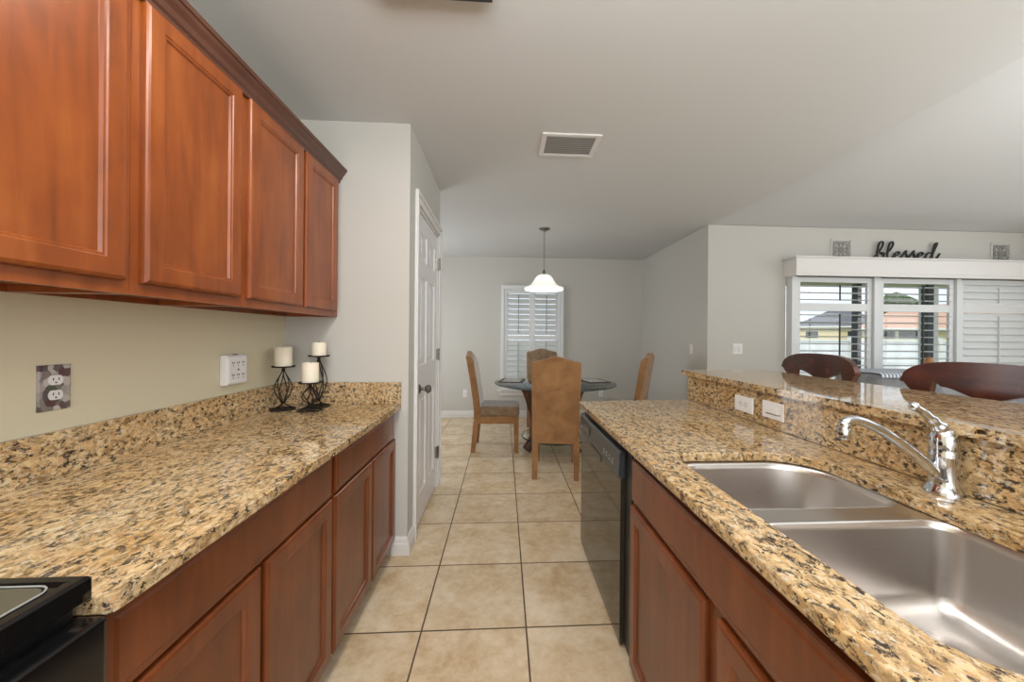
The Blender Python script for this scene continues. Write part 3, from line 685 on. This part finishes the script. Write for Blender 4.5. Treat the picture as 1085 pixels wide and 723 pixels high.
# living room window / sliding doors and shutters
t0 = BM()
for a, b in ((LX0, LX0 + .06), (4.26, 4.38), (5.29, 5.385), (6.25, 6.33), (LX1 - .05, LX1)): box(t0, a, b, YL + .08, YL + .13, .0, LZ1)
box(t0, LX0, LX1, YL + .08, YL + .13, 0, .08); box(t0, LX0, LX1, YL + .08, YL + .13, LZ1 - .05, LZ1)
w2 = struct('window_2', t0, M['trim'])
bm = BM(); box(bm, LX0 + .06, LX1 - .05, YL + .103, YL + .107, .08, LZ1 - .05); obj('pane', bm, M['pane'], w2)
t = thing('window_shutters', 'wide row of white plantation shutters, mostly open, on the living room window', 'shutters', (4.8, YL, 0)); ox = 4.8
bm = BM()
for a, b in ((3.165, 3.225), (4.125, 4.205), (5.112, 5.168), (6.075, 6.14), (6.50, 6.56)): box(bm, a - ox, b - ox, -.085, -.0, .03, 1.985)
obj('outer_frame', bm, M['shutter'], t, bevel=.004)
zr = [(.04, .15), (1.605, 1.69), (1.925, 1.98)]
PA = [(3.228, 4.122, 0), (4.208, 5.109, 0), (5.171, 6.072, 68), (6.143, 6.497, 68)]
for i, (a, b, an) in enumerate(PA): shutter_panel(t, a - ox, b - ox, .04, 1.98, -.045, zr, .081, .085, math.radians(an + 2), .055, .54 if i < 3 else .5, M['dark'] if i < 2 else M['shutter'], .013)
# valance
t = thing('window_valance', 'long white box valance above the living room shutters', 'valance', (4.9, YL, 2.08)); ox, oz = 4.9, 2.08
bm = BM(); box(bm, 3.13 - ox, 6.65 - ox, -.185, -.165, 1.975 - oz, 2.165 - oz); box(bm, 3.13 - ox, 3.15 - ox, -.165, 0, 1.975 - oz, 2.165 - oz); box(bm, 6.63 - ox, 6.65 - ox, -.165, 0, 1.975 - oz, 2.165 - oz); box(bm, 3.15 - ox, 6.63 - ox, -.165, 0, 2.145 - oz, 2.165 - oz)
obj('cornice_board', bm, M['trim'], t, bevel=.002)
bm = BM(); prism(bm, [(-.186, 2.166 - oz), (-.196, 2.166 - oz), (-.202, 2.176 - oz), (-.202, 2.182 - oz), (0, 2.182 - oz), (0, 2.166 - oz)], lambda u, v, w: (w, u, v), 3.112 - ox, 6.67 - ox); obj('top_ledge', bm, M['trim'], t)
bm = BM(); prism(bm, [(-.186, 1.975 - oz), (-.194, 1.975 - oz), (-.194, 1.995 - oz), (-.190, 2.0 - oz), (-.190, 2.012 - oz), (-.186, 2.016 - oz)], lambda u, v, w: (w, u, v), 3.122 - ox, 6.658 - ox); obj('lower_molding', bm, M['trim'], t)
ZV = 2.182
# word sign "blessed" in script strokes
def wordsign():
    t = thing('word_sign', 'dark script word sign reading blessed standing on the window valance', 'sign', (4.58, YL - .035, ZV))
    S = .098  # x-height
    L = {
     'b': ([(-.35, .25), (0, .7), (.42, 1.75), (.38, 2.25), (.12, 2.2), (.0, 1.6), (.02, .5), (.18, .03), (.5, .02), (.72, .4), (.62, .85), (.35, .9), (.62, .72), (.95, .8)], .95),
     'l': ([(-.05, .8), (.3, 1.2), (.55, 1.9), (.45, 2.3), (.2, 2.1), (.12, 1.2), (.15, .4), (.32, .02), (.62, .2), (.8, .5)], .8),
     'e': ([(-.02, .5), (.35, .62), (.55, .85), (.4, 1.05), (.15, .85), (.08, .4), (.3, .02), (.62, .12), (.85, .5)], .85),
     's': ([(-.05, .45), (.2, .85), (.38, 1.22), (.40, .85), (.60, .40), (.46, .04), (.16, .06), (.38, .06), (.62, .18), (.80, .48)], .82),
     'd': ([(.0, .5), (.2, .9), (.5, 1.0), (.25, .98), (.05, .6), (.12, .1), (.4, .05), (.68, .6), (.95, 1.7), (1.05, 2.25), (.85, 2.1), (.72, 1.0), (.78, .2), (1.0, .05), (1.3, .45), (1.5, .95)], 1.3)}
    x = -.385; k = .092
    for ch in 'blessed':
        pts, adv = L[ch]
        sp = spline([(x + (u + .12 * v) * k * 1.24, 0, .012 + v * k * .97) for u, v in pts], 6)
        bm = BM(); tube(bm, sp, .0088, 8)
        for v in bm.verts: v.co.y *= 1.5
        obj('letter', bm, M['word'], t, smooth=True); x += adv * k * 1.24
wordsign()
def filigree(label, x):
    t = thing('wall_plaque', label, 'plaque', (x, YL - .012, ZV + .12)); w = .118
    bm = BM(); 
    for b in ((-w, w, w - .004, w), (-w, w, -w, -w + .004), (-w, -w + .004, -w, w), (w - .004, w, -w, w)): box(bm, b[0], b[1], -.006, .008, b[2], b[3])
    obj('frame', bm, M['plate'], t)
    bm = BM(); random.seed(3)
    for q in range(8):
        a = q * PI / 4; ca, sa = math.cos(a), math.sin(a)
        R = (.105 if q % 2 == 0 else .14)
        for s in (-1, 1):
            pts = [(0, 0), (.3, .12 * s), (.55, .30 * s), (.72, .22 * s), (.66, .10 * s), (.56, .16 * s)]
            tube(bm, spline([((u * ca - v * sa) * R, 0, (u * sa + v * ca) * R) for u, v in pts], 4), .0042, 6)
        tube(bm, [((.74 + .13 * math.cos(b * PI / 6)) * R * ca - .13 * math.sin(b * PI / 6) * R * sa, 0, (.74 + .13 * math.cos(b * PI / 6)) * R * sa + .13 * math.sin(b * PI / 6) * R * ca) for b in range(12)], .0042, 6, True)
    tube(bm, [(.028 * math.cos(b * PI / 8), 0, .028 * math.sin(b * PI / 8)) for b in range(16)], .005, 6, True)
    obj('scrollwork', bm, M['scroll'], t, smooth=True)
filigree('square scrollwork plaque above the valance, left of the word sign', 3.80)
filigree('square scrollwork plaque above the valance, right of the word sign', 5.75)

# ------------------------------------------------------------------ dining table and chairs
TCX, TCY, TR = .605, 4.27, .70
t = thing('dining_table', 'round glass-topped dining table with carved dark wood base', 'table', (TCX, TCY, 0))
bm = BM(); lathe(bm, [(TR - .004, .748), (TR, .750), (TR, .758), (TR - .004, .760)], 96); tg = obj('glass_top', bm, M['glass'], t, auto=30)
bm = BM(); tube(bm, [((TR + .0005) * math.cos(a * PI / 48), (TR + .0005) * math.sin(a * PI / 48), .754) for a in range(96)], .0052, 6, True); obj('glass_rim', bm, M['glassedge'], tg, smooth=True)
for i in range(4):
    a = math.radians(32 + 90 * i); ca, sa = math.cos(a), math.sin(a)
    bm = BM()
    sp = spline([(r * ca, r * sa, z) for r, z in ((.42, .72), (.40, .68), (.35, .55), (.30, .40), (.29, .28), (.32, .15), (.38, .06), (.40, .035))], 5)
    tube(bm, sp, [.056 - .014 * math.sin(j / (len(sp) - 1) * PI) for j in range(len(sp))], 10)
    for k2 in (-1, 1):
        sp = spline([(.36 * ca - .0 * sa, .36 * sa, .60), (.25 * ca - k2 * .08 * sa, .25 * sa + k2 * .08 * ca, .45), (.22 * ca - k2 * .10 * sa, .22 * sa + k2 * .10 * ca, .30), (.36 * ca, .36 * sa, .10)], 5); tube(bm, sp, .018, 8)
    obj('leg', bm, M['tabwood'], t, smooth=True)
    bm = BM(); lathe(bm, [(.035, .736), (.035, .7475)], 16, (.42 * ca, .42 * sa, 0)); obj('pad', bm, M['blackp'], t)
bm = BM(); tube(bm, [(.30 * math.cos(a * PI / 24), .30 * math.sin(a * PI / 24), .70) for a in range(48)], .022, 8, True); obj('apron_ring', bm, M['tabwood'], t, smooth=True)
bm = BM(); lathe(bm, [(.375, .125), (.378, .128), (.378, .138), (.375, .141)], 64); lg = obj('lower_glass_shelf', bm, M['glass'], t, auto=30)
bm = BM(); tube(bm, [(.379 * math.cos(a * PI / 32), .379 * math.sin(a * PI / 32), .133) for a in range(64)], .007, 6, True); obj('shelf_rim', bm, M['glassedge'], lg, smooth=True)
def mat_mat():
    m, tt, b = new_mat('placemat_print'); k = N(tt)
    n = k.noise(k.objco((1, 3, 1)), 22, 2, .5, 3); c = k.ramp(n.outputs[0], [(.42, (70, 66, 62)), (.5, (206, 204, 198))]); k.l(c, b.inputs['Base Color']); b.inputs['Roughness'].default_value = .6; return m
PM = mat_mat()
def placemat(label, loc, rz):
    t = thing('placemat', label, 'placemat', loc, rz, 'placemats on the glass table'); bm = BM()
    prism(bm, rrect(-.19, .19, -.14, .14, .01, 3), lambda u, v, w: (u, v, w), 0, .004); obj('border', bm, P('mat_border', (62, 56, 52), .6), t)
    bm = BM(); prism(bm, rrect(-.155, .155, -.105, .105, .006, 3), lambda u, v, w: (u, v, w), .0041, .005); obj('printed_panel', bm, PM, t)
placemat('dark-bordered placemat lying on the left side of the glass table', (.11, 4.40, .7606), math.radians(80))
placemat('dark-bordered placemat lying on the right side of the glass table', (1.10, 4.40, .7606), math.radians(100))

def make_chair(label):
    t = thing('dining_chair', label, 'chair', (0, 0, 0), 0, 'tan upholstered dining chairs round the glass table')
    W2 = .215; 
    def back_y(z): # rear surface leaning back with height
        u = max(0, (z - .45)) / .65; return -.245 - .10 * u ** 1.25
    # backrest: grid surface, camel-back top
    bm = BM(); NX, NZ = 16, 16; F, B = [], []
    for i in range(NX + 1):
        u = i / NX * 2 - 1; fa, ba = [], []
        cam_ = .048 * max(0, math.cos(min(1, abs(u) * 1.18) * PI)) * .5 + .024 * math.cos(min(1, abs(u) * 1.18) * PI) * (1 if abs(u) < .85 else 1)
        top = 1.075 + (.022 * math.cos(min(1, abs(u) / .85) * PI) + .022)
        if abs(u) > .93: top -= .012
        for j in range(NZ + 1):
            z = .315 + (top - .315) * j / NZ
            th = .078; 
            if j == NZ: th = .05
            y = back_y(z); x = u * (W2 + .008 * (z - .315))
            ba.append(bm.verts.new((x, y, z))); fa.append(bm.verts.new((x, y + th, z)))
        F.append(fa); B.append(ba)
    for i in range(NX):
        for j in range(NZ):
            bm.faces.new((B[i][j], B[i + 1][j], B[i + 1][j + 1], B[i][j + 1])); f = bm.faces.new((F[i][j], F[i][j + 1], F[i + 1][j + 1], F[i + 1][j])); f.material_index = 1 if j > 3 else 0
        bm.faces.new((B[i][NZ], B[i + 1][NZ], F[i + 1][NZ], F[i][NZ])); bm.faces.new((B[i][0], F[i][0], F[i + 1][0], B[i + 1][0]))
    for j in range(NZ):
        bm.faces.new((B[0][j], B[0][j + 1], F[0][j + 1], F[0][j])); bm.faces.new((B[NX][j], F[NX][j], F[NX][j + 1], B[NX][j + 1]))
    obj('backrest', bm, [M['suede'], M['suede_seat']], t, bevel=.012, seg=3, auto=45)
    bm = BM(); box(bm, -W2, W2, -.176, .262, .405, .515)
    c = obj('seat_cushion', bm, M['suede_seat'], t, bevel=.025, seg=4, auto=60)
    bm = BM(); box(bm, -W2 + .004, W2 - .004, -.176, .255, .32, .404); obj('seat_rail', bm, M['suede'], t, bevel=.006)
    for sx in (-1, 1):
        for (yy, dy) in ((.228, 0), (-.222, -.03)):
            bm = BM(); R = []
            for z, hw in ((0, .024), (.16, .026), (.34, .0275)):
                o_ = dy * (1 - z / .34); cx = sx * (W2 - .027)
                R.append([bm.verts.new((cx + a * hw, yy + o_ + b * hw, z)) for a, b in ((-1, -1), (1, -1), (1, 1), (-1, 1))])
            for p, q in zip(R, R[1:]):
                for i in range(4): bm.faces.new((p[i], p[(i + 1) % 4], q[(i + 1) % 4], q[i]))
            bm.faces.new(R[0][::-1]); bm.faces.new(R[-1]); obj('leg', bm, M['suede'], t, bevel=.004)
    return t
ch = make_chair('tan suede dining chair nearest the kitchen, its back to the aisle')
ch.location = (.515, 3.545, 0); ch.rotation_euler = (0, 0, math.radians(-8))
dup(ch, (-.07, 4.27, 0), math.radians(-92), 'tan suede dining chair left of the glass table, seen from its side')
dup(ch, (1.44, 4.35, 0), math.radians(58), 'tan suede dining chair right of the glass table, only its back showing above the counter')
dup(ch, (.555, 4.98, 0), math.radians(180), 'tan suede dining chair beyond the table in front of the far window')

# ------------------------------------------------------------------ bar stools
def make_stool(label):
    t = thing('bar_stool', label, 'stool', (0, 0, 0), 0, 'dark mahogany bar stools')
    # crest: local x across the back, y toward the rear; arc bulging to +y
    def bend(x): return .10 - .38 * x * x * 1.0
    bm = BM(); n = 40; FR, BK = [], []
    Wd = .295
    for i in range(n + 1):
        u = i / n * 2 - 1; x = u * Wd
        e = math.sqrt(max(0, 1 - abs(u) ** 3.3))
        top = 1.105 + .100 * e
        au = abs(u)
        # scalloped lower edge: deep in the middle, notched up at both sides
        if au < .50: low = 1.030 + .022 * (1 - math.cos(au / .50 * PI)) * .9
        elif au < .60: low = 1.0696 + .028 * (au - .5) / .1
        elif au < .64: low = 1.0976 - .09 * (au - .60) / .04
        else: low = 1.0076 + (1.10 - 1.0076) * ((au - .64) / .36) ** 2.2
        low = min(low + .022, top - .004)
        y = bend(x); FR.append([bm.verts.new((x, y - .011, low + (top - low) * j / 6)) for j in range(7)]); BK.append([bm.verts.new((x, y + .017, low + (top - low) * j / 6)) for j in range(7)])
    for i in range(n):
        for j in range(6):
            bm.faces.new((FR[i][j], FR[i + 1][j], FR[i + 1][j + 1], FR[i][j + 1])); bm.faces.new((BK[i][j], BK[i][j + 1], BK[i + 1][j + 1], BK[i + 1][j]))
        bm.faces.new((FR[i][6], FR[i + 1][6], BK[i + 1][6], BK[i][6])); bm.faces.new((FR[i][0], BK[i][0], BK[i + 1][0], FR[i + 1][0]))
    for S_ in (0, n):
        for j in range(6): bm.faces.new((FR[S_][j], FR[S_][j + 1], BK[S_][j + 1], BK[S_][j]))
    obj('crest_rail', bm, M['stool'], t, bevel=.004, auto=50)
    for s in (-1, 1):
        bm = BM(); tube(bm, spline([(s * .205, bend(.205) + .003, 1.06), (s * .212, .06, .9), (s * .205, .03, .76)], 5), .015, 8); obj('back_post', bm, M['stool'], t, smooth=True)
    bm = BM(); tube(bm, [(x / 10 * .2, bend(x / 10 * .2) + .0, .93) for x in range(-10, 11)], .014, 8); obj('lower_rail', bm, M['stool'], t, smooth=True)
    bm = BM(); lathe(bm, [(.19, .70), (.205, .715), (.205, .745), (.19, .765), (.10, .775)], 32, (0, -.12, 0)); obj('seat', bm, M['sofa'], t, auto=40)
    bm = BM(); lathe(bm, [(.195, .665), (.205, .68), (.205, .70)], 32, (0, -.12, 0)); obj('seat_frame', bm, M['stool'], t, auto=40)
    for sx in (-1, 1):
        for sy in (-1, 1):
            bm = BM(); tube(bm, spline([(sx * .13, -.12 + sy * .13, .68), (sx * .165, -.12 + sy * .165, .35), (sx * .20, -.12 + sy * .20, .0)], 4), [.022] * 5 + [.017] * 4, 8); obj('leg', bm, M['stool'], t, smooth=True)
    bm = BM(); tube(bm, [(.235 * math.cos(a * PI / 16), -.12 + .235 * math.sin(a * PI / 16), .25) for a in range(32)], .010, 8, True); obj('foot_ring', bm, M['nickel'], t, smooth=True)
    return t
sA = make_stool('dark mahogany bar stool behind the bar, farther from the faucet'); sA.location = (1.84, 2.165, 0); sA.rotation_euler = (0, 0, math.radians(-99))
dup(sA, (1.845, 1.365, 0), math.radians(-91), 'dark mahogany bar stool behind the bar at the right photo edge')
sA.scale = (1.10, 1, 1); sA.location.y = 2.15

# ------------------------------------------------------------------ living room furniture
t = thing('sofa', 'grey upholstered sofa back behind the bar stools near the window', 'sofa', (4.3, 3.0, 0))
bm = BM(); box(bm, -.95, .95, .08, .52, .32, .985); obj('backrest', bm, M['sofa'], t, bevel=.05, seg=4, auto=60)
bm = BM(); box(bm, -.95, .95, -.42, .08, .06, .42); obj('base', bm, M['sofa'], t, bevel=.03, seg=3, auto=60)
for s in (-1, 1):
    bm = BM(); box(bm, min(s * .95, s * .74), max(s * .95, s * .74), -.44, .08, .42, .62); obj('arm', bm, M['sofa'], t, bevel=.05, seg=4, auto=60)
    bm = BM(); box(bm, min(s * .01, s * .73), max(s * .01, s * .73), -.45, .08, .42, .53); obj('seat_cushion', bm, M['sofa'], t, bevel=.03, seg=3, auto=60)
bm = BM()
prism(bm, [(3.062, .955), (3.066, .985), (3.09, .9975), (3.51, .9975), (3.535, .985), (3.535, .80), (3.525, .80), (3.525, .98), (3.505, .988), (3.095, .988), (3.075, .98), (3.072, .955)], lambda u, v, w: (w, u, v), 3.36, 4.05)
tag(obj('throw_blanket', bm, M['throw']), 'pale striped throw folded over the grey sofa back', 'blanket')
bm = BM(); lathe(bm, [(.03, 0), (.034, .01), (.034, .10), (.026, .115), (.026, .135)], 20, (0, 0, 0))
o = tag(obj('candle_jar', bm, M['bottle'], auto=40), 'small amber jar in front of the dark post at the window', 'jar'); o.location = (4.19, 3.38, .986)

# ------------------------------------------------------------------ outside
quad_obj('lanai_floor', [(-3, 14, YL + .16, 7.1, -.12, -.02)], M['conc'])
quad_obj('lanai_ceiling', [(XD + .14, 11.5, YL + .16, 7.0, 2.33, 2.42)], M['lanai'])
def post(x0, x1, y, lab, m=None):
    bm = BM(); box(bm, x0, x1, y, y + .12, 0, 2.33); box(bm, x0 - .02, x1 + .02, y - .02, y + .14, -.02, .08)
    tag(obj('lanai_post', bm, m or M['bronze'], bevel=.004), lab, 'post')
post(6.62, 6.70, 6.5, 'dark bronze lanai post seen through the left shutter panel')
post(8.03, 8.15, 6.5, 'dark bronze lanai post seen through the middle shutter panel')
post(8.22, 8.50, 6.70, 'white stucco column just right of the dark lanai post', M['stucco_white'])
bm = BM(); box(bm, -20, 70, 7.1, 80, -.3, -.15); tag(obj('lawn', bm, M['grass']), 'green lawn beyond the screened porch', 'lawn', kind='stuff')
t = thing('garden_fence', 'long white vinyl privacy fence across the back yard', 'fence', (14, 11, -.15))
bm = BM(); box(bm, -12, 16, 0, .04, 0, 1.36); obj('boards', bm, M['fence'], t)
bm = BM(); box(bm, -12, 16, -.03, .07, 1.36, 1.42); obj('top_rail', bm, M['stucco_white'], t)
for x in range(-12, 17, 3):
    bm = BM(); box(bm, x - .06, x + .06, -.05, .08, 0, 1.46); prism(bm, [(x - .07, 1.46), (x + .07, 1.46), (x, 1.53)], lambda u, v, w: (u, w, v), -.06, .09); obj('fence_post', bm, M['stucco_white'], t)
def house(label, x0, x1, y0, y1, zw, zr, mw, mr, wins, hip=2.2, ang=0):
    t = thing('neighbour_house', label, 'house', (x0, y0, -.15), ang); ox, oy = t.location.x, t.location.y
    bm = BM(); box(bm, x0 - ox, x1 - ox, y0 - oy, y1 - oy, 0, zw); obj('wall', bm, mw, t)
    bm = BM(); e = .45; ym = (y0 + y1) / 2 - oy
    v = [bm.verts.new(p) for p in ((x0 - e - ox, y0 - e - oy, zw), (x1 + e - ox, y0 - e - oy, zw), (x1 + e - ox, y1 + e - oy, zw), (x0 - e - ox, y1 + e - oy, zw), (x0 + hip - ox, ym, zr), (x1 - hip - ox, ym, zr))]
    for f in ((0, 1, 5, 4), (1, 2, 5), (2, 3, 4, 5), (3, 0, 4), (3, 2, 1, 0)): bm.faces.new([v[i] for i in f])
    obj('roof', bm, mr, t)
    bm = BM(); box(bm, x0 - e - ox, x1 + e - ox, y0 - e - .03 - oy, y0 - e - oy, zw - .16, zw + .02); obj('fascia', bm, M['stucco_white'], t)
    for a, b, c, d in wins:
        bm = BM()
        for q in ((a - .06, a, c - .06, d + .06), (b, b + .06, c - .06, d + .06), (a, b, c - .06, c), (a, b, d, d + .06)): box(bm, q[0] - ox, q[1] - ox, y0 - oy - .04, y0 - oy, q[2], q[3])
        f = obj('window', bm, M['trim'], t); bm = BM(); box(bm, a - ox, b - ox, y0 - oy - .02, y0 - oy - .005, c, d); obj('pane', bm, M['winpane'], f)
house('cream neighbour house with grey shingle roof seen through the left shutters', 36.5, 45.5, 44, 51, 2.9, 5.05, M['stucco_cream'], M['roof_grey'], [(37.6, 38.8, 1.5, 2.3), (41.5, 43, 1.5, 2.3)], 3.6, math.radians(-40))
house('cream neighbour house with pink tile roof seen through the middle shutters', 32.0, 43, 31, 37.5, 2.36, 4.5, M['stucco_cream'], M['roof_red'], [(33.1, 34.1, 1.5, 2.12), (34.3, 35.4, 1.5, 2.12)], 2.6, math.radians(-46))
t = thing('tree', 'dark green tree showing above the pink tiled roof', 'tree', (52, 46, -.15))
bm = BM(); tube(bm, spline([(0, 0, .03), (.1, 0, 1.6), (0, .1, 3.2)], 4), .22, 10); obj('trunk', bm, M['tabwood'], t, smooth=True)
bm = BM(); bmesh.ops.create_icosphere(bm, subdivisions=4, radius=1)
for v in bm.verts:
    d = v.co.normalized(); k = 1 + .12 * math.sin(9 * d.x + 3 * d.z) + .1 * math.sin(13 * d.y + 7 * d.x) + .07 * math.sin(23 * d.z + 11 * d.x); v.co = Vector((d.x * 2.4 * k, d.y * 2 * k, d.z * 1.7 * k + 5.6))
obj('crown', bm, M['leaf'], t)
